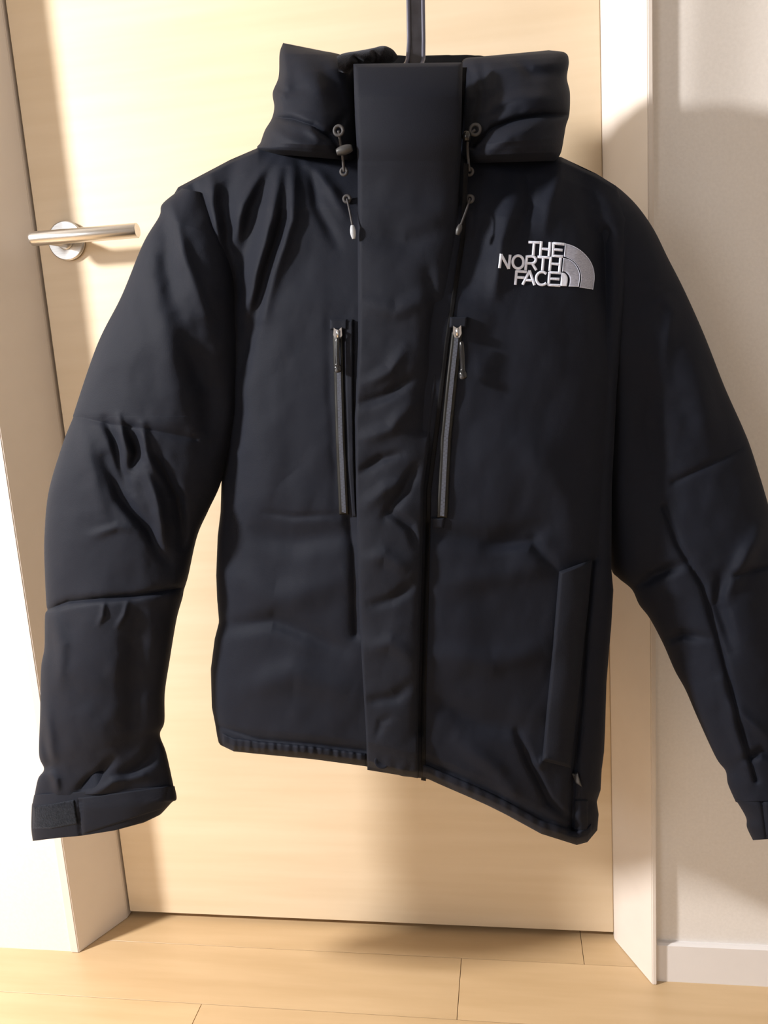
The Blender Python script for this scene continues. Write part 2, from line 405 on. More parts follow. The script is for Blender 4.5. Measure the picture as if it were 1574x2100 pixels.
# ---- tubes: sleeves, collar halves
class Tube:
    def __init__(self, Lp, Rp, T, y0, fl, seed=0, nz=1.0, power=.85, back=.8):
        self.L, self.R, self.T, self.y0, self.fl, self.seed, self.nz, self.power, self.back = Lp, Rp, T, y0, fl, seed, nz, power, back
    def at(self, t, s, k=1.0, front=True):
        n = 600; Lc, Rc = crom(self.L, n), crom(self.R, n); i = np.linspace(0, 1, n)
        f = lambda C, c: np.interp(t, i, C[:, c])
        px = f(Lc, 0) + (f(Rc, 0) - f(Lc, 0)) * (s + 1) / 2; py = f(Lc, 1) + (f(Rc, 1) - f(Lc, 1)) * (s + 1) / 2
        ed = np.sqrt(np.clip(1 - s * s, 0, 1)) ** self.power
        kx = np.linspace(0, 1, len(self.T)); TT = np.interp(t, kx, self.T); YY = np.interp(t, np.linspace(0, 1, len(self.y0)), self.y0)
        h = folds(px, py, self.fl) + self.nz * (.009 * fbm(px / 110. + self.seed, py / 120.) + .0032 * fbm((px - py * .3) / 48. + self.seed, (py + px * .5) / 75., 2) + .0004 * fbm(px / 13. + 3, py / 17., 2))
        h = h * np.clip(ed * 1.6, 0, 1)
        if front: y = YY - k * TT * ed - h
        else: y = YY + k * TT * self.back * ed + h * .6
        return px, py, y
    def mesh(self, name, mt, nc=260, nr=420, hollow=True, t0=0, t1=1, grow=1.0):
        th = np.linspace(0, 2 * np.pi, nc, endpoint=False); t = np.linspace(t0, t1, nr)
        TH, TT = np.meshgrid(th, t); s = -np.cos(TH) * grow
        a_ = self.at(TT, s); b_ = self.at(TT, s, front=False)
        fr = np.sin(TH) >= 0
        y = np.where(fr, a_[2], b_[2]); V = W(a_[0], a_[1], y)
        cap0 = V[0].mean(0)
        rows = [V]
        c = V[-1].mean(0); prev = V[-2].mean(0) if nr > 1 else c; up = (V[max(0, nr - 8)].mean(0) - c); up = up / (np.linalg.norm(up) + 1e-9)
        if hollow:
            rows.append((c + (V[-1] - c) * .94)[None]); rows.append((c + (V[-1] - c) * .84 + up * .03)[None])
        V = np.concatenate(rows, 0); R_ = V.shape[0]; VV = V.reshape(-1, 3)
        f = grid_faces(R_, nc, True)
        n0 = len(VV); VV = np.concatenate([VV, cap0[None], V[-1].mean(0)[None]], 0)
        for j in range(nc):
            f.append((n0, (j + 1) % nc, j)); f.append((n0 + 1, (R_ - 1) * nc + j, (R_ - 1) * nc + (j + 1) % nc))
        return link(name, VV, f, mt)

ls_fold = [
    ([(151, 852), (215, 868), (300, 880), (400, 900)], 8, -.004, 's'),
    ([(97, 1250), (140, 1234), (200, 1228), (280, 1222), (375, 1205)], 6, -.009, 's'),
    ([(335, 430), (345, 560), (360, 640)], 22, -.010, 'f'), ([(350, 415), (375, 520), (420, 640)], 14, .007, 'f'),
    ([(215, 860), (235, 900), (250, 960), (265, 1010)], 10, -.011, 'f'), ([(240, 850), (255, 900), (262, 930)], 7, .006, 'f'), ([(270, 880), (285, 930), (270, 970)], 12, -.013, 'f'),
    ([(290, 870), (300, 930), (345, 1000)], 10, .009, 'f'), ([(220, 940), (250, 1020), (300, 1080), (340, 1150)], 13, -.013, 'f'), ([(300, 960), (325, 1040), (335, 1120)], 13, .012, 'f'),
    ([(320, 940), (365, 1020), (375, 1120)], 12, -.013, 'f'), ([(190, 1100), (240, 1080), (260, 1085)], 9, .004, 'f'), ([(170, 880), (190, 960), (210, 1060)], 18, .006, 'f'),
    ([(110, 1260), (125, 1320), (120, 1400)], 14, .006, 'f'), ([(280, 1260), (275, 1400), (270, 1520)], 26, -.009, 'f'), ([(92, 1450), (105, 1520), (100, 1570)], 12, .006, 'f'),
    ([(85, 1500), (98, 1560), (92, 1590)], 9, -.006, 'f'), ([(160, 1625), (190, 1600), (235, 1560)], 10, -.009, 'f'), ([(180, 1640), (230, 1605), (290, 1590)], 9, .007, 'f'),
    ([(100, 1580), (115, 1600), (120, 1625)], 9, .006, 'f'), ([(250, 1600), (300, 1560), (335, 1510)], 14, -.008, 'f'), ([(200, 1280), (210, 1262), (212, 1235)], 6, .004, 'f'), ([(240, 1285), (255, 1262), (262, 1235)], 6, .004, 'f'),
    ([(380, 700), (430, 800), (440, 900)], 26, -.012, 'f'), ([(330, 600), (350, 720), (360, 820)], 30, .006, 'f'),
]
LS = Tube([(372, 386), (333, 418), (326, 444), (293, 500), (249, 607), (200, 705), (153, 842), (150, 856), (129, 909), (100, 1007), (91, 1100), (92, 1180), (95, 1238), (97, 1251), (92, 1264), (91, 1328), (84, 1372), (82, 1468), (80, 1547), (90, 1577), (78, 1597), (70, 1634)],
          [(420, 396), (450, 440), (470, 500), (484, 560), (490, 650), (492, 740), (488, 840), (484, 860), (474, 910), (452, 992), (427, 1047), (404, 1100), (386, 1180), (377, 1210), (374, 1226), (362, 1270), (348, 1353), (338, 1420), (337, 1480), (328, 1507), (341, 1545), (358, 1622)],
          [.03, .055, .066, .068, .066, .066, .064, .062, .058, .052, .044, .036], [.955, .95, .945, .94, .935, .93, .925, .925], ls_fold, 3)
sl = part(LS.mesh('sleeve', M['shell'], 300, 560))
rs_fold = [
    ([(1350, 600), (1378, 640), (1360, 740)], 14, .004, 'f'), ([(1400, 590), (1350, 605), (1300, 640)], 8, -.0015, 'f'),
    ([(1360, 1040), (1390, 1120), (1440, 1200), (1480, 1340), (1520, 1500), (1550, 1600)], 6, -.007, 's'), ([(1520, 920), (1440, 960), (1380, 990)], 7, -.004, 's'),
    ([(1560, 1080), (1520, 1160), (1490, 1220)], 16, .010, 'f'), ([(1480, 1180), (1470, 1240), (1500, 1330)], 14, -.009, 'f'), ([(1480, 1400), (1510, 1500), (1540, 1600)], 14, .007, 'f'),
    ([(1300, 1205), (1340, 1180), (1400, 1160)], 12, -.010, 'f'), ([(1350, 1320), (1400, 1300), (1450, 1310)], 10, -.007, 'f'), ([(1410, 700), (1440, 820), (1460, 920)], 28, .007, 'f'),
    ([(1330, 760), (1330, 900), (1350, 1050)], 30, -.010, 'f'), ([(1500, 1450), (1560, 1500), (1600, 1520)], 12, .007, 'f'), ([(1520, 1560), (1560, 1540), (1600, 1560)], 10, -.007, 'f'),
    ([(1510, 1180), (1580, 1160), (1610, 1170)], 8, -.008, 's'),
]
RS = Tube([(1190, 400), (1205, 440), (1215, 520), (1222, 600), (1228, 700), (1232, 800), (1236, 900), (1240, 1000), (1246, 1110), (1253, 1167), (1268, 1186), (1295, 1209), (1310, 1240), (1332, 1269), (1359, 1320), (1383, 1375), (1405, 1415), (1430, 1473), (1467, 1553), (1487, 1581), (1492, 1608), (1508, 1645)],
          [(1240, 372), (1259, 379), (1288, 403), (1314, 432), (1342, 474), (1369, 529), (1402, 594), (1443, 686), (1485, 793), (1522, 876), (1541, 925), (1570, 1019), (1585, 1080), (1596, 1150), (1592, 1180), (1602, 1240), (1618, 1310), (1630, 1390), (1640, 1470), (1646, 1530), (1650, 1580), (1652, 1640)],
          [.03, .044, .052, .054, .054, .054, .054, .052, .050, .046, .042, .036], [.975, .985, .99, .99, .985, .975, .965, .955], rs_fold, 21)
sr = part(RS.mesh('sleeve', M['shell'], 260, 520))

# ---- cuffs (sub-parts of the sleeves)
CL = Tube([(70, 1630), (67, 1645), (65, 1655), (64, 1696), (67, 1724)], [(358, 1612), (362, 1638), (352, 1645), (332, 1664), (322, 1668)],
          [.034, .037, .038, .038, .037], [.925], [([(165, 1640), (163, 1680), (170, 1720)], 3, -.003, 's')], 5, .35, .7)
# bottom edge of the cuff sags: rows bow downward in the middle
_old = CL.at
def _cl_at(t, s, k=1.0, front=True):
    px, py, y = _old(t, s, k, front)
    q = (s + 1) / 2
    sag = np.interp(px, [60, 120, 168, 235, 295, 330, 362], [0, 6, 12, 16, 13, 4, 0]) * np.clip(t * 1.2, 0, 1)
    return px, py + sag, y
CL.at = _cl_at
def cuff_sub(o, par): o.parent = par; return o
cuff_sub(CL.mesh('cuff', M['flap'], 200, 60), sl)
CR = Tube([(1506, 1640), (1514, 1650), (1529, 1677), (1531, 1697), (1543, 1723)], [(1652, 1640), (1654, 1655), (1656, 1680), (1656, 1700), (1658, 1716)],
          [.034, .037, .038, .037, .036], [.955], [([(1560, 1630), (1566, 1670), (1572, 1722)], 4, -.003, 's')], 6, .35, .7)
cuff_sub(CR.mesh('cuff', M['flap'], 160, 60), sr)
# loop tape patch and strap on the left cuff
def slab(name, A, B, depth, h, mt, n=60, mm=20, edge=2, lift=0.0, bulge=0.0):
    """padded slab between two pixel polylines that follows the cloth below it"""
    a_, b_ = arc(A, n), arc(B, n); v = np.linspace(0, 1, mm)
    P = a_[:, None, :] * (1 - v)[None, :, None] + b_[:, None, :] * v[None, :, None]
    U, Vv = np.meshgrid(np.linspace(0, 1, n), v, indexing='ij')
    base = depth(P[..., 0], P[..., 1])
    ex = np.minimum(np.arange(n), np.arange(n)[::-1])[:, None]; ey = np.minimum(np.arange(mm), np.arange(mm)[::-1])[None, :]
    e = np.clip(np.minimum(ex / edge, ey / max(1, edge)), 0, 1); prof = np.sqrt(1 - (1 - e) ** 2)
    top = base - lift - h * prof - bulge * np.sin(np.pi * Vv) ** .7 * np.clip(ex / 4., 0, 1)
    F_ = W(P[..., 0], P[..., 1], top); Bk = W(P[..., 0], P[..., 1], base + .003)
    VV = np.concatenate([F_.reshape(-1, 3), Bk.reshape(-1, 3)]); N_ = n * mm
    f = grid_faces(n, mm) + [tuple(reversed(q)) for q in grid_faces(n, mm, base=N_)]
    ring = [i * mm for i in range(n)] + [(n - 1) * mm + j for j in range(1, mm)] + [i * mm + mm - 1 for i in range(n - 2, -1, -1)] + [j for j in range(mm - 2, 0, -1)]
    for q in range(len(ring)):
        a1, b1 = ring[q], ring[(q + 1) % len(ring)]; f.append((a1, b1, b1 + N_, a1 + N_))
    return link(name, VV, f, mt)
def tube_depth(tb):
    t = np.linspace(0, 1, 120); s = np.linspace(-.97, .97, 90); TT, SS = np.meshgrid(t, s); X_, Y_, D_ = tb.at(TT, SS); pts = np.stack([X_.ravel(), Y_.ravel()], -1); dv = D_.ravel()
    def f(px, py):
        sh = np.shape(px); q = np.stack([np.ravel(px), np.ravel(py)], -1); out = np.empty(len(q))
        for i in range(0, len(q), 400):
            d = ((q[i:i + 400, None, :] - pts[None]) ** 2).sum(-1); k = np.argpartition(d, 4, 1)[:, :4]
            dd = np.take_along_axis(d, k, 1) + 4; wv = 1 / dd; out[i:i + 400] = (dv[k] * wv).sum(1) / wv.sum(1)
        return out.reshape(sh)
    return f
cld = tube_depth(CL)
cuff_sub(slab('loop_patch', [(68, 1653), (100, 1650), (152, 1640)], [(68, 1699), (105, 1700), (160, 1690)], cld, .0022, M['hook_loop'], 50, 24, 2), sl)
cuff_sub(slab('cuff_strap', [(160, 1636), (168, 1712)], [(346, 1612), (334, 1658)], cld, .0014, M['flap'], 40, 40, 2), sl)
crd = tube_depth(CR)
cuff_sub(slab('cuff_strap', [(1562, 1642), (1570, 1712)], [(1625, 1640), (1632, 1712)], crd, .002, M['flap'], 24, 24, 2), sr)

# ---- collar and folded hood
cl_fold = [([(557, 240), (600, 244), (640, 258), (678, 285), (700, 320)], 7, -.013, 's'), ([(610, 240), (650, 275), (690, 300)], 12, .006, 'f'), ([(578, 100), (585, 180), (575, 230)], 14, .006, 'f'),
           ([(640, 110), (680, 170), (715, 260)], 18, -.006, 'f'), ([(600, 120), (650, 180), (640, 230)], 26, .006, 'f'), ([(560, 175), (590, 190), (620, 180)], 9, -.004, 'f'), ([(665, 290), (690, 262), (705, 235)], 9, -.006, 'f'),
           ([(545, 255), (580, 280), (640, 300)], 12, .005, 'f')]
COLL = Tube([(580, 88), (573, 110), (571, 157), (559, 190), (562, 219), (557, 243), (543, 267), (534, 292), (528, 304), (560, 316)],
            [(655, 103), (700, 113), (730, 135), (732, 190), (732, 225), (732, 250), (732, 275), (732, 300), (734, 318), (732, 330)],
            [.020, .046, .062, .072, .078, .082, .084, .085, .076, .05], [1.0, .985, .975, .965, .96, .955, .955], cl_fold, 31)
cL = part(COLL.mesh('collar_panel', M['shell'], 200, 200, False))
cr_fold = [([(1167, 236), (1110, 236), (1060, 245), (1010, 262), (972, 300)], 7, -.014, 's'), ([(1130, 255), (1050, 275), (990, 320)], 14, .006, 'f'), ([(985, 120), (1000, 200), (985, 260)], 12, -.007, 'f'),
           ([(1050, 115), (1090, 150), (1150, 150)], 12, -.006, 'f'), ([(1020, 215), (1070, 200), (1150, 205)], 16, .006, 'f'), ([(960, 130), (975, 200), (960, 270)], 10, -.006, 'f'), ([(1000, 240), (1040, 215), (1060, 210)], 7, -.004, 'f')]
COLR = Tube([(985, 116), (950, 122), (946, 150), (944, 190), (944, 225), (944, 250), (944, 275), (944, 300), (944, 320), (948, 335)],
            [(1125, 103), (1158, 108), (1166, 126), (1162, 160), (1168, 190), (1167, 233), (1160, 258), (1156, 281), (1150, 312), (1140, 330)],
            [.020, .044, .060, .070, .076, .080, .082, .083, .074, .05], [1.0, .985, .975, .965, .96, .955, .955], cr_fold, 41)
cR = part(COLR.mesh('collar_panel', M['shell'], 200, 200, False))
HB = Tube([(640, 118), (640, 140), (650, 200), (660, 300)], [(1000, 112), (1010, 140), (1000, 200), (990, 300)], [.016, .022, .026, .03], [1.015], [], 51)
_ho = HB.at
def _hb(t, s, k=1.0, front=True):
    px, py, y = _ho(t, s, k, front)
    return px, py + (1 - np.clip(t * 4, 0, 1)) * (5 * fbm(px / 40., px * 0) * 2), y
HB.at = _hb
part(HB.mesh('hood', M['lining'], 160, 80, False), label='folded hood seen behind the stand collar')
# inner neck tube under the placket, so the collar closes in front
NB = Tube([(705, 138), (704, 200), (702, 300)], [(965, 138), (966, 200), (968, 300)], [.02, .036, .044, .046, .04], [.965], [], 61)
part(NB.mesh('collar_lining', M['lining'], 120, 80, False))
# fleece chin guard folded over the top edge
fc = Tube([(690, 112), (686, 124), (694, 140), (706, 150), (712, 152)], [(700, 108), (724, 110), (732, 130), (728, 146), (720, 152)], [.010, .02, .022, .018, .008], [.915], [], 71, 1.6)
g = bpy.data.objects
F2 = Tube([(690, 116), (705, 109), (735, 104), (762, 99), (786, 94), (804, 101), (815, 114)], [(694, 146), (712, 150), (737, 134), (765, 133), (790, 132), (806, 128), (816, 118)],
          [.010, .016, .018, .018, .018, .014, .006], [.915, .925, .935, .945, .955], [([(720, 112), (735, 125), (740, 135)], 6, -.006, 'f'), ([(765, 100), (772, 118), (768, 130)], 6, -.006, 'f')], 72, 2.2)
part(F2.mesh('chin_guard', M['fleece'], 120, 160, False), label='fuzzy black fleece edge folded over the collar')

# ---- storm flap down the front
def front_all(px, py):
    """torso front, and in the neck the rounded collar front"""
    px = np.asarray(px, float); py = np.asarray(py, float)
    y = torso_front(px, np.maximum(py, 330)); q = (px - 838) / 130.
    nk = .905 - .028 * np.sqrt(np.clip(1 - q * q * .6, .05, 1)) + .035 * np.clip((200 - py) / 90., 0, 1) ** 1.5
    k = np.clip((py - 270) / 230., 0, 1); k = k * k * (3 - 2 * k)
    return np.minimum(nk, .94) * (1 - k) + y * k
flap_fold = [([(960, 330), (944, 480), (905, 660), (876, 800), (870, 880)], 20, -.013, 's'), ([(745, 790), (800, 760), (830, 715)], 13, .006, 'f'), ([(735, 830), (790, 812), (850, 775)], 12, -.007, 'f'), ([(738, 900), (800, 880), (850, 820)], 14, .006, 'f'),
             ([(738, 970), (780, 940), (820, 930)], 10, -.006, 'f'), ([(790, 1060), (825, 1010), (850, 960)], 12, -.009, 'f'), ([(745, 1040), (790, 1000), (830, 990)], 14, .005, 'f'),
             ([(800, 1050), (840, 1080), (855, 1120)], 10, -.007, 'f'), ([(745, 1150), (790, 1140), (840, 1170)], 16, .005, 'f'), ([(760, 1240), (800, 1230), (850, 1200)], 12, -.006, 'f'),
             ([(755, 1330), (800, 1320), (850, 1350)], 16, .005, 'f'), ([(760, 1440), (810, 1430), (850, 1400)], 12, -.005, 'f'), ([(880, 560), (892, 640), (885, 740)], 14, -.008, 'f'),
             ([(745, 620), (810, 640), (890, 600)], 18, .005, 'f'), ([(740, 480), (830, 500), (920, 470)], 22, -.004, 'f'), ([(770, 1510), (780, 1480), (800, 1470)], 8, -.003, 'f')]
AL = [(724, 131), (728, 250), (733, 330), (733, 480), (734, 700), (727, 860), (729, 1000), (732, 1100), (736, 1250), (744, 1400), (750, 1500), (753, 1579)]
AR = [(948, 128), (946, 240), (944, 330), (938, 480), (905, 700), (886, 860), (868, 1000), (866, 1100), (862, 1250), (858, 1400), (857, 1500), (857, 1596)]
def by_y(P, n):
    P = np.array(P, float); y = np.linspace(P[0, 1], P[-1, 1], n); return np.stack([np.interp(y, P[:, 1], P[:, 0]), y], -1)
def flap_depth(px, py): return front_all(px, py) - folds(px, py, flap_fold) - .0022 * np.clip((py - 400) / 300., 0, 1) * fbm((px - py * .5) / 60., (py + px * .5) / 45., 2)
n = 700; mm = 90
slab_ = slab('storm_flap', by_y(AL, n), by_y(AR, n), flap_depth, .007, M['flap'], n, mm, 4, 0.002, .004)
part(slab_)
part(slab('flap_facing', by_y([(p[0] + 6, p[1] + 4) for p in AR[2:]], 300), by_y([(p[0] + 16, p[1] + 6) for p in AR[2:]], 300), front_all, .0015, M['lining'], 300, 8, 1))
def slab_top(px, py): return flap_depth(px, py) - .011
# snap button
def lathe_at(name, px, py, y, prof, mt, parent=jk, seg=32, nrm=(0, -1, 0)):
    c = Vector(W(px, py, y)); nv = Vector(nrm).normalized(); q = nv.to_track_quat('Z', 'Y')
    vs, fs = [], []
    for r, h in prof:
        for j in range(seg):
            an = 2 * math.pi * j / seg; vs.append(c + q @ Vector((r * math.cos(an), r * math.sin(an), h)))
    for i in range(len(prof) - 1):
        for j in range(seg): fs.append((i * seg + j, i * seg + (j + 1) % seg, (i + 1) * seg + (j + 1) % seg, (i + 1) * seg + j))
    fs.append(tuple(range(seg))); fs.append(tuple((len(prof) - 1) * seg + j for j in range(seg)))
    return part(link(name, vs, fs, mt), parent)
yb = float(slab_top(np.array([783.]), np.array([1560.]))[0])
lathe_at('snap_button', 783, 1561, yb + .001, [(.0086, -.003), (.0088, .0015), (.0080, .0024), (.0058, .0020), (.0050, .0014), (.001, .0012)], M['shell'])

# ---- zippers
def rope(name, P3, r, mt, parent, seg=12, flat=1.0, taper=None):
    P = np.array(P3, float); n = len(P); d = np.gradient(P, axis=0); d /= np.linalg.norm(d, axis=1)[:, None] + 1e-12
    up = np.array([0, 1., 0]); vs, fs = [], []
    for i in range(n):
        u = np.cross(d[i], up); u /= np.linalg.norm(u) + 1e-9; v = np.cross(u, d[i]); rr = r * (taper[i] if taper is not None else 1)
        for j in range(seg):
            an = 2 * math.pi * j / seg; vs.append(P[i] + rr * (u * math.cos(an) + v * math.sin(an) * flat))
    for i in range(n - 1):
        for j in range(seg): fs.append((i * seg + j, i * seg + (j + 1) % seg, (i + 1) * seg + (j + 1) % seg, (i + 1) * seg + j))
    fs.append(tuple(range(seg))); fs.append(tuple((n - 1) * seg + j for j in range(seg)))
    return part(link(name, vs, fs, mt), parent)
def p3(pts, depth, lift, n=40):
    C = crom(pts, n); return W(C[:, 0], C[:, 1], depth(C[:, 0], C[:, 1]) - lift)
def zipper(line, w, pull, label):
    ln = arc(line, 260); nx = 1.0
    z = part(slab('zipper', ln - [w, 0], ln + [w, 0], torso_front, .0020, M['tape'], 260, 14, 2, .001), jk, label)
    # teeth: interlocking coil joined as one countless part
    vs, fs = [], []
    m_ = 150; tt = arc(line, m_)
    for i in range(4, m_ - 2):
        for sgn in (-1, 1):
            cx, cy = tt[i]; dx = sgn * 1.9; yy = float(torso_front(np.array([cx]), np.array([cy]))[0]) - .0042
            q = [(cx + dx - 2.3, cy - .9 + sgn * .6), (cx + dx + 2.3, cy - .9 + sgn * .6), (cx + dx + 2.3, cy + .9 + sgn * .6), (cx + dx - 2.3, cy + .9 + sgn * .6)]
            b0 = len(vs)
            for (ax, ay) in q: vs.append(W(ax, ay, yy))
            for (ax, ay) in q: vs.append(W(ax, ay, yy + .002))
            for f in [(0, 1, 2, 3), (0, 1, 5, 4), (1, 2, 6, 5), (2, 3, 7, 6), (3, 0, 4, 7)]: fs.append(tuple(b0 + k for k in f))
    tag(part(link('zipper_teeth', vs, fs, M['coil'], smooth=False), z), kind='stuff')
    x0, y0 = line[0]
    # slider body: arched metal with a notch, then the cord pull with moulded end
    d0 = float(torso_front(np.array([x0]), np.array([y0]))[0]) - .004
    sl_ = [(x0 - 8, y0 - 12), (x0, y0 - 6), (x0 + 8, y0 - 13), (x0 + 9, y0 + 4), (x0 + 5, y0 + 12), (x0 - 5, y0 + 12), (x0 - 9, y0 + 3)]
    A_ = [W(a1, b1, d0 - .004) for a1, b1 in sl_]; B_ = [W(a1, b1, d0 + .001) for a1, b1 in sl_]; k = len(sl_)
    part(link('slider', A_ + B_, [tuple(range(k)), tuple(range(k, 2 * k))] + [(i, (i + 1) % k, (i + 1) % k + k, i + k) for i in range(k)], M['chrome'], smooth=False), z)
    rope('slider_bridge', W(np.array([x0, x0, x0, x0]), np.array([y0 - 8., y0 - 5, y0 + 6, y0 + 9]), np.array([d0 - .003, d0 - .008, d0 - .008, d0 - .003])), .0016, M['chrome'], z)
    C = crom(pull, 30); dd = torso_front(C[:, 0], C[:, 1]) - .011
    u = np.linspace(0, 1, 30); tp = np.interp(u, [0, .1, .75, .82, .95, 1], [.7, 1, 1, 1.6, 1.7, .8])
    rope('zipper_pull', W(C[:, 0], C[:, 1], dd), .0026, M['black_gloss'], z, 14, .8, tp)
    lathe_at('pull_tip', C[-2, 0] - 2, C[-2, 1] - 2, dd[-2] - .002, [(.0022, 0), (.0022, .0012), (.001, .002)], M['cord'], z, 16)
    # bottom stop tab
    return z
zipper([(692, 684), (694, 760), (698, 900), (705, 1055)], 10, [(692, 690), (691, 730), (693, 764)], 'left chest zipper with black pull')
zipper([(937, 680), (926, 780), (914, 900), (906, 1062)], 11, [(946, 700), (948, 740), (949, 778)], 'right chest zipper with shiny coil')
part(slab('zipper_flap', [(706, 655), (708, 800), (713, 950), (722, 1060)], [(724, 655), (724, 800), (726, 950), (730, 1060)], torso_front, .004, M['flap'], 160, 12, 3, .001))
part(slab('zipper_garage', [(676, 655), (676, 676)], [(712, 655), (712, 676)], torso_front, .005, M['flap'], 16, 20, 2, .002))
part(slab('zipper_garage', [(922, 650), (921, 672)], [(958, 650), (956, 672)], torso_front, .005, M['flap'], 16, 20, 2, .002))
part(slab('pocket_stop', [(884, 1062), (888, 1084)], [(912, 1062), (908, 1084)], torso_front, .003, M['flap'], 16, 16, 3, .001))

# ---- hand pocket welt on the right front
part(slab('pocket_welt', [(1146, 1172), (1141, 1230), (1133, 1330), (1122, 1440), (1111, 1560)], [(1213, 1147), (1207, 1230), (1196, 1330), (1184, 1440), (1170, 1575)], torso_front, .0045, M['flap'], 240, 40, 5, .001, .004))
o = part(slab('pocket_pull', [(1172, 1586), (1180, 1606)], [(1184, 1584), (1193, 1614)], torso_front, .004, M['reflect'], 14, 12, 3, .002), label='grey pocket zipper pull')
part(slab('hem_tab', [(1178, 1640), (1176, 1700)], [(1206, 1640), (1204, 1706)], torso_front, .002, M['flap'], 30, 16, 2))

# ---- hem band sub-strips
def hem_strip(x0, x1, up):
    xs = np.linspace(x0, x1, 160); yb = np.interp(xs, BX[:, 0], BX[:, 1])
    return np.stack([xs, yb - up], -1), np.stack([xs, yb - 1.5], -1)
A_, B_ = hem_strip(456, 750, 27); part(slab('hem_band', A_, B_, lambda x, y: torso_front(x, y) - .0007 * np.sin(x / 2.6 + 2 * fbm(x / 20., y / 50.)), .003, M['shell'], 260, 14, 4, .000))
A_, B_ = hem_strip(866, 1212, 29); part(slab('hem_band', A_, B_, lambda x, y: torso_front(x, y) - .0001 * np.sin(x / 3.1), .003, M['shell'], 260, 14, 4, .000))

# ---- drawcords
def fd(px, py):
    px = np.asarray(px, float); py = np.asarray(py, float)
    y = np.where(py < 325, .886, torso_front(px, np.maximum(py, 305)) - .002)
    return np.minimum(y, .905)
def eyelet(px, py, y, r, par):
    an = np.linspace(0, 2 * np.pi, 25); c = W(px, py, y); R_ = .0016
    vs, fs = [], []
    for i in range(24):
        for j in range(10):
            b_ = 2 * math.pi * j / 10; rr = r + R_ * math.cos(b_)
            vs.append((c[0] + rr * math.cos(an[i]), c[1] + R_ * math.sin(b_), c[2] + rr * math.sin(an[i])))
    for i in range(24):
        for j in range(10): fs.append((i * 10 + j, i * 10 + (j + 1) % 10, ((i + 1) % 24) * 10 + (j + 1) % 10, ((i + 1) % 24) * 10 + j))
    return part(link('eyelet', vs, fs, M['cord']), par)
def cords(up, low, tog, tip, ey, lab):
    C = crom(up, 30); cd = rope('drawcord', W(C[:, 0], C[:, 1], np.linspace(*tog[3], 30)), .0014, M['cord'], jk, 10); cd['label'] = lab
    eyelet(up[0][0], up[0][1], tog[3][0] + .001, ey, cd)
    C = crom(low, 24); yl_ = np.linspace(*tip[3], 24); rope('cord_end_line', W(C[:, 0], C[:, 1], yl_), .0010, M['cord'], cd, 8)
    for (ex, ey_) in (up[-1], low[0]): eyelet(ex, ey_, float(fd(ex, ey_)) - .002, .0032, cd)
    T0 = np.array([tog[0], tog[1]], float); C = crom(T0, 16); u = np.linspace(0, 1, 16)
    rope('cord_toggle', W(C[:, 0], C[:, 1], np.full(16, tog[2])), .0046, M['black_gloss'] if tog[4] else M['reflect'], cd, 16, 1, np.sin(np.pi * np.clip(.12 + .76 * u, 0, 1)) ** .5)
    T0 = np.array([tip[0], tip[1]], float); C = crom(T0, 12); u = np.linspace(0, 1, 12)
    rope('cord_tip', W(C[:, 0], C[:, 1], np.full(12, tip[2])), .0030, tip[4], cd, 14, 1, .55 + .45 * np.sin(np.pi * u))
y1 = float(fd(704, 352)); y2 = float(fd(722, 470)); y3 = float(fd(962, 352)); y4 = float(fd(940, 470))
cords([(694, 268), (697, 290), (702, 320), (705, 352)], [(711, 408), (716, 430), (722, 462)], [(690, 312), (722, 303), .878, (.884, y1 - .006), False], [(722, 462), (725, 490), y2 - .012, (float(fd(711, 408)) - .004, y2 - .012), M["cord_tip"]], .0044, 'left hood drawcord with toggle and pale tip')
cords([(974, 266), (963, 276), (958, 300), (962, 352)], [(963, 408), (956, 430), (944, 462)], [(957, 270), (956, 290), .887, (.893, y3 - .006), True], [(944, 460), (937, 482), y4 - .012, (float(fd(963, 408)) - .004, y4 - .012), M["reflect"]], .0048, 'right hood drawcord with round black toggle')

# ---- embroidered chest emblem
def Z(p): return [(980 + x / 5.621, 460 + y / 5.621) for x, y in p]
def sm_front(px, py):
    return torso_front(px, py)
outer = Z([(1005, 225), (1100, 255), (1200, 320), (1280, 410), (1325, 510), (1337, 620), (1320, 748)]); inner = Z([(992, 370), (1050, 392), (1110, 432), (1163, 505), (1188, 590), (1186, 660), (1172, 726)])
em = part(slab('chest_emblem', crom(outer, 60), crom(inner, 60), sm_front, .0012, M['greythread'], 70, 16, 1, .0005), label='silver embroidered emblem of three curved bands with lettering')
def sub(o): o.parent = em; return o
mo = Z([(985, 392), (1050, 410), (1110, 455), (1150, 520), (1170, 600), (1155, 717)]); mi = Z([(972, 540), (1005, 552), (1035, 580), (1052, 620), (1052, 665), (1043, 712)])
sub(slab('emblem_band', crom(mo, 50), crom(mi, 50), sm_front, .0012, M['greythread'], 60, 14, 1, .0005))
io = Z([(962, 556), (1000, 565), (1026, 600), (1032, 645), (1022, 714)]); ii = Z([(955, 600), (952, 630), (950, 660), (948, 685), (945, 712)])
sub(slab('emblem_band', crom(io, 30), crom(ii, 30), sm_front, .0012, M['thread'], 40, 12, 1, .0005))
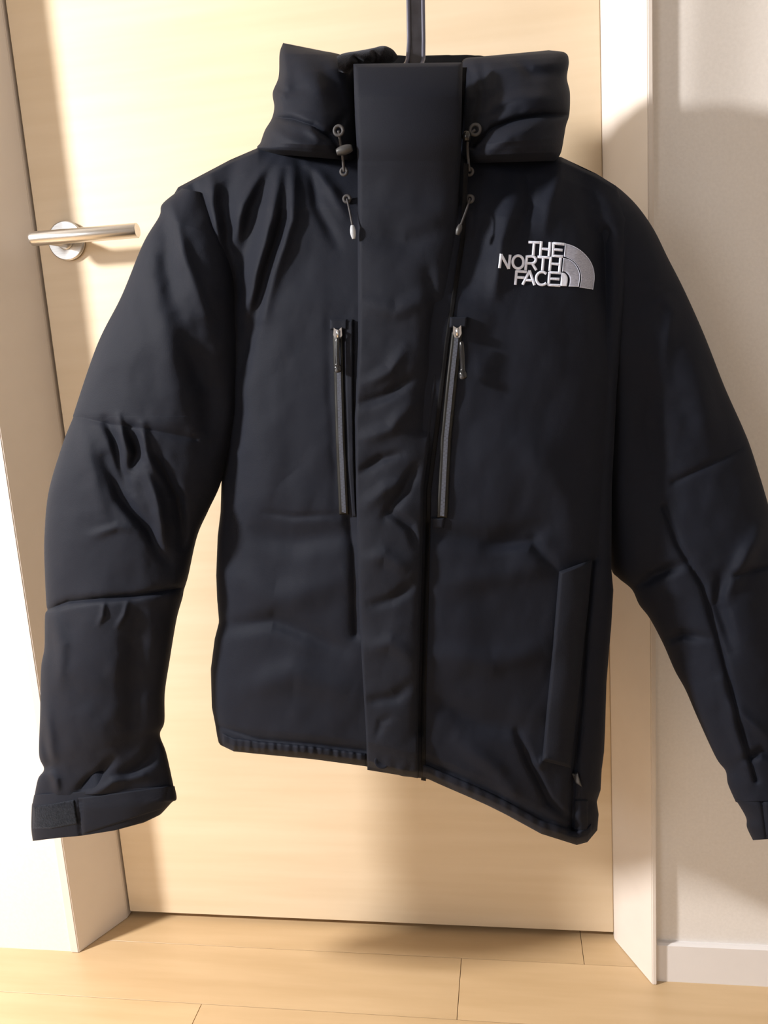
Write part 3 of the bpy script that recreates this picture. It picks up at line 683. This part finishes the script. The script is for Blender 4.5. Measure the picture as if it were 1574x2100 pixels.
def stitch(strokes, name='letter', wd=2.8, mt=None, h=.0011):
    """satin stitch strokes: each a low rounded ridge following the cloth; one mesh per letter"""
    vs, fs = [], []
    for st in strokes:
        P = np.array(Z(st), float)
        if len(P) > 2 and isinstance(st, tuple): P = crom(P, len(P) * 6)
        P = arc(P, max(3, int(len(P) * 4)))
        d = np.gradient(P, axis=0); d /= np.linalg.norm(d, axis=1)[:, None] + 1e-9; nrm = np.stack([-d[:, 1], d[:, 0]], -1)
        P[0] -= d[0] * .8; P[-1] += d[-1] * .8
        b0 = len(vs); cs = np.linspace(-1, 1, 7)
        for i in range(len(P)):
            for c in cs:
                q = P[i] + nrm[i] * c * wd; y = float(sm_front(np.array([q[0]]), np.array([q[1]]))[0])
                e = .35 if i in (0, len(P) - 1) else 1
                vs.append(W(q[0], q[1], y - .0006 - h * 1.3 * math.sqrt(max(0, 1 - c * c)) * e))
        fs += grid_faces(len(P), 7, False, b0)
    o = link(name, vs, fs, mt or M['thread'])
    return sub(o)
stitch([[(583, 206), (718, 211)], [(645, 210), (634, 352)]])
stitch([[(728, 200), (716, 358)], [(828, 210), (816, 362)], [(722, 280), (822, 290)]])
stitch([[(868, 215), (860, 368)], [(868, 219), (992, 230)], [(864, 288), (968, 298)], [(860, 362), (972, 372)]])
stitch([[(264, 345), (246, 500)], [(266, 350), (350, 508)], [(368, 355), (352, 510)]])
el = lambda cx, cy, rx, ry, a0, a1, n=14: tuple((cx + rx * math.cos(math.radians(a0 + (a1 - a0) * i / (n - 1))), cy + ry * math.sin(math.radians(a0 + (a1 - a0) * i / (n - 1)))) for i in range(n))
stitch([el(460, 436, 62, 74, 0, 360, 20)])
stitch([[(562, 365), (546, 522)], ((562, 372), (620, 370), (655, 384), (664, 410), (650, 438), (618, 450), (556, 448)), [(620, 450), (668, 525)]])
stitch([[(688, 376), (818, 384)], [(752, 380), (740, 528)]])
stitch([[(838, 378), (824, 532)], [(950, 388), (936, 542)], [(832, 452), (944, 462)]])
stitch([[(442, 536), (428, 692)], [(442, 541), (556, 548)], [(436, 610), (532, 616)]])
stitch([[(592, 536), (514, 692)], [(592, 536), (648, 697)], [(545, 642), (630, 648)]])
stitch([el(736, 624, 68, 74, -48, -312, 18)])
stitch([[(822, 552), (812, 702)], [(822, 555), (950, 562)], [(818, 626), (932, 632)], [(812, 698), (942, 706)]])
# pale stitched borders of the bands
stitch([tuple((p[0], p[1]) for p in [(1005, 225), (1100, 255), (1200, 320), (1280, 410), (1325, 510), (1337, 620), (1320, 748)]), [(1320, 746), (1174, 724)], [(1007, 228), (992, 368)]], 'emblem_border', .75)
stitch([((985, 392), (1050, 410), (1110, 455), (1150, 520), (1170, 600), (1155, 717)), [(1155, 715), (1045, 712)], [(985, 394), (972, 540)]], 'emblem_border', .75)
stitch([((992, 370), (1050, 392), (1110, 432), (1163, 505), (1188, 590), (1186, 660), (1172, 726))], 'emblem_border', .6)

# ------------------------------------------------------------------ the hanger
YH = .962
hg = bpy.data.objects.new('coat_hanger', None); COL.objects.link(hg); hg.location = tuple(W(853, 150, YH))
tag(hg, 'black hanger with a flat grey-edged hook strap rising out of the jacket collar', 'hanger')
HI = Matrix.Translation(-Vector(hg.location))
def hpart(o): o.parent = hg; o.matrix_parent_inverse = HI; return o
top = W(852, 0, YH); base = W(854, 128, YH); dirv = (top - base) / np.linalg.norm(top - base)
zt = 2.16; topc = base + dirv * ((zt - base[2]) / dirv[2])
wv = (W(868, 60, YH) - W(838, 60, YH)); hw = np.linalg.norm(wv) / 2
pth = [base - dirv * .05, base, base + dirv * .3, topc - dirv * .05, topc, topc + np.array([0, .03, .02]), topc + np.array([0, .142, .022])]
bm = bmesh.new(); rws = []
for i, p in enumerate(pth):
    th_ = np.array([0, .0022, 0]) if i < 5 else np.array([0, 0, .0022]); sx = np.array([hw, 0, 0])
    rws.append([bm.verts.new(tuple(p + a1 * sx + b1 * th_)) for a1, b1 in ((-1, -1), (1, -1), (1, 1), (-1, 1))])
for i in range(len(rws) - 1):
    for j in range(4): bm.faces.new([rws[i][j], rws[i][(j + 1) % 4], rws[i + 1][(j + 1) % 4], rws[i + 1][j]])
bm.faces.new(rws[0]); bm.faces.new(rws[-1])
hpart(from_bm('hook_strap', bm, M['hanger']))
for sgn, bx in ((-1, -10), (1, -9)):
    e0 = base + np.array([sgn * hw, -.0015, 0])
    low = [W(854 + sgn * 16 + bx * k, 112 + 22 * (1 - (1 - k) ** 2), YH - .012 * k) for k in (1.0, .75, .5, .25)]
    P = low + [base + dirv * d_ + np.array([sgn * hw, -.0015, 0]) for d_ in (.02, .1, .3, .6)] + [topc + np.array([sgn * hw, -.001, 0])]
    P = np.array(P); v, f = [], []
    # crom in 3d
    C = crom([tuple(q) for q in P], 90) if False else np.stack([np.interp(np.linspace(0, len(P) - 1, 60), range(len(P)), P[:, c]) for c in range(3)], -1)
    seg = 10; d = np.gradient(C, axis=0); d /= np.linalg.norm(d, axis=1)[:, None]
    for i in range(len(C)):
        u = np.cross(d[i], [0, 1, 0]); u /= np.linalg.norm(u); vv = np.cross(u, d[i])
        for j in range(seg):
            an = 2 * math.pi * j / seg; v.append(C[i] + .0021 * (u * math.cos(an) + vv * math.sin(an)))
    for i in range(len(C) - 1):
        for j in range(seg): f.append((i * seg + j, i * seg + (j + 1) % seg, (i + 1) * seg + (j + 1) % seg, (i + 1) * seg + j))
    hpart(link('edge_rim', v, f, M['hangedge']))['label'] = 'shiny grey rim'
hpart(box('wall_clip', (topc[0] - .03, topc[0] + .03, 1.048, 1.066, zt - .01, zt + .06), M['hanger'], bevel=.003))
# shoulder arms inside the jacket
arms = [W(540, 400, .955), W(700, 340, .955), W(854, 300, .96), W(1000, 345, .955), W(1120, 400, .955)]
C = np.stack([np.interp(np.linspace(0, 4, 50), range(5), np.array(arms)[:, c]) for c in range(3)], -1)
v, f = [], []; seg = 12
for i in range(50):
    for j in range(seg):
        an = 2 * math.pi * j / seg; v.append(C[i] + np.array([0, .009 * math.cos(an), .006 * math.sin(an)]))
for i in range(49):
    for j in range(seg): f.append((i * seg + j, i * seg + (j + 1) % seg, (i + 1) * seg + (j + 1) % seg, (i + 1) * seg + j))
hpart(link('shoulder_bar', v, f, M['hanger']))
cy = cyl('neck_stem', W(854, 300, .96), base - dirv * .02, .004, M['hanger'], None, 16, 0); hpart(cy)
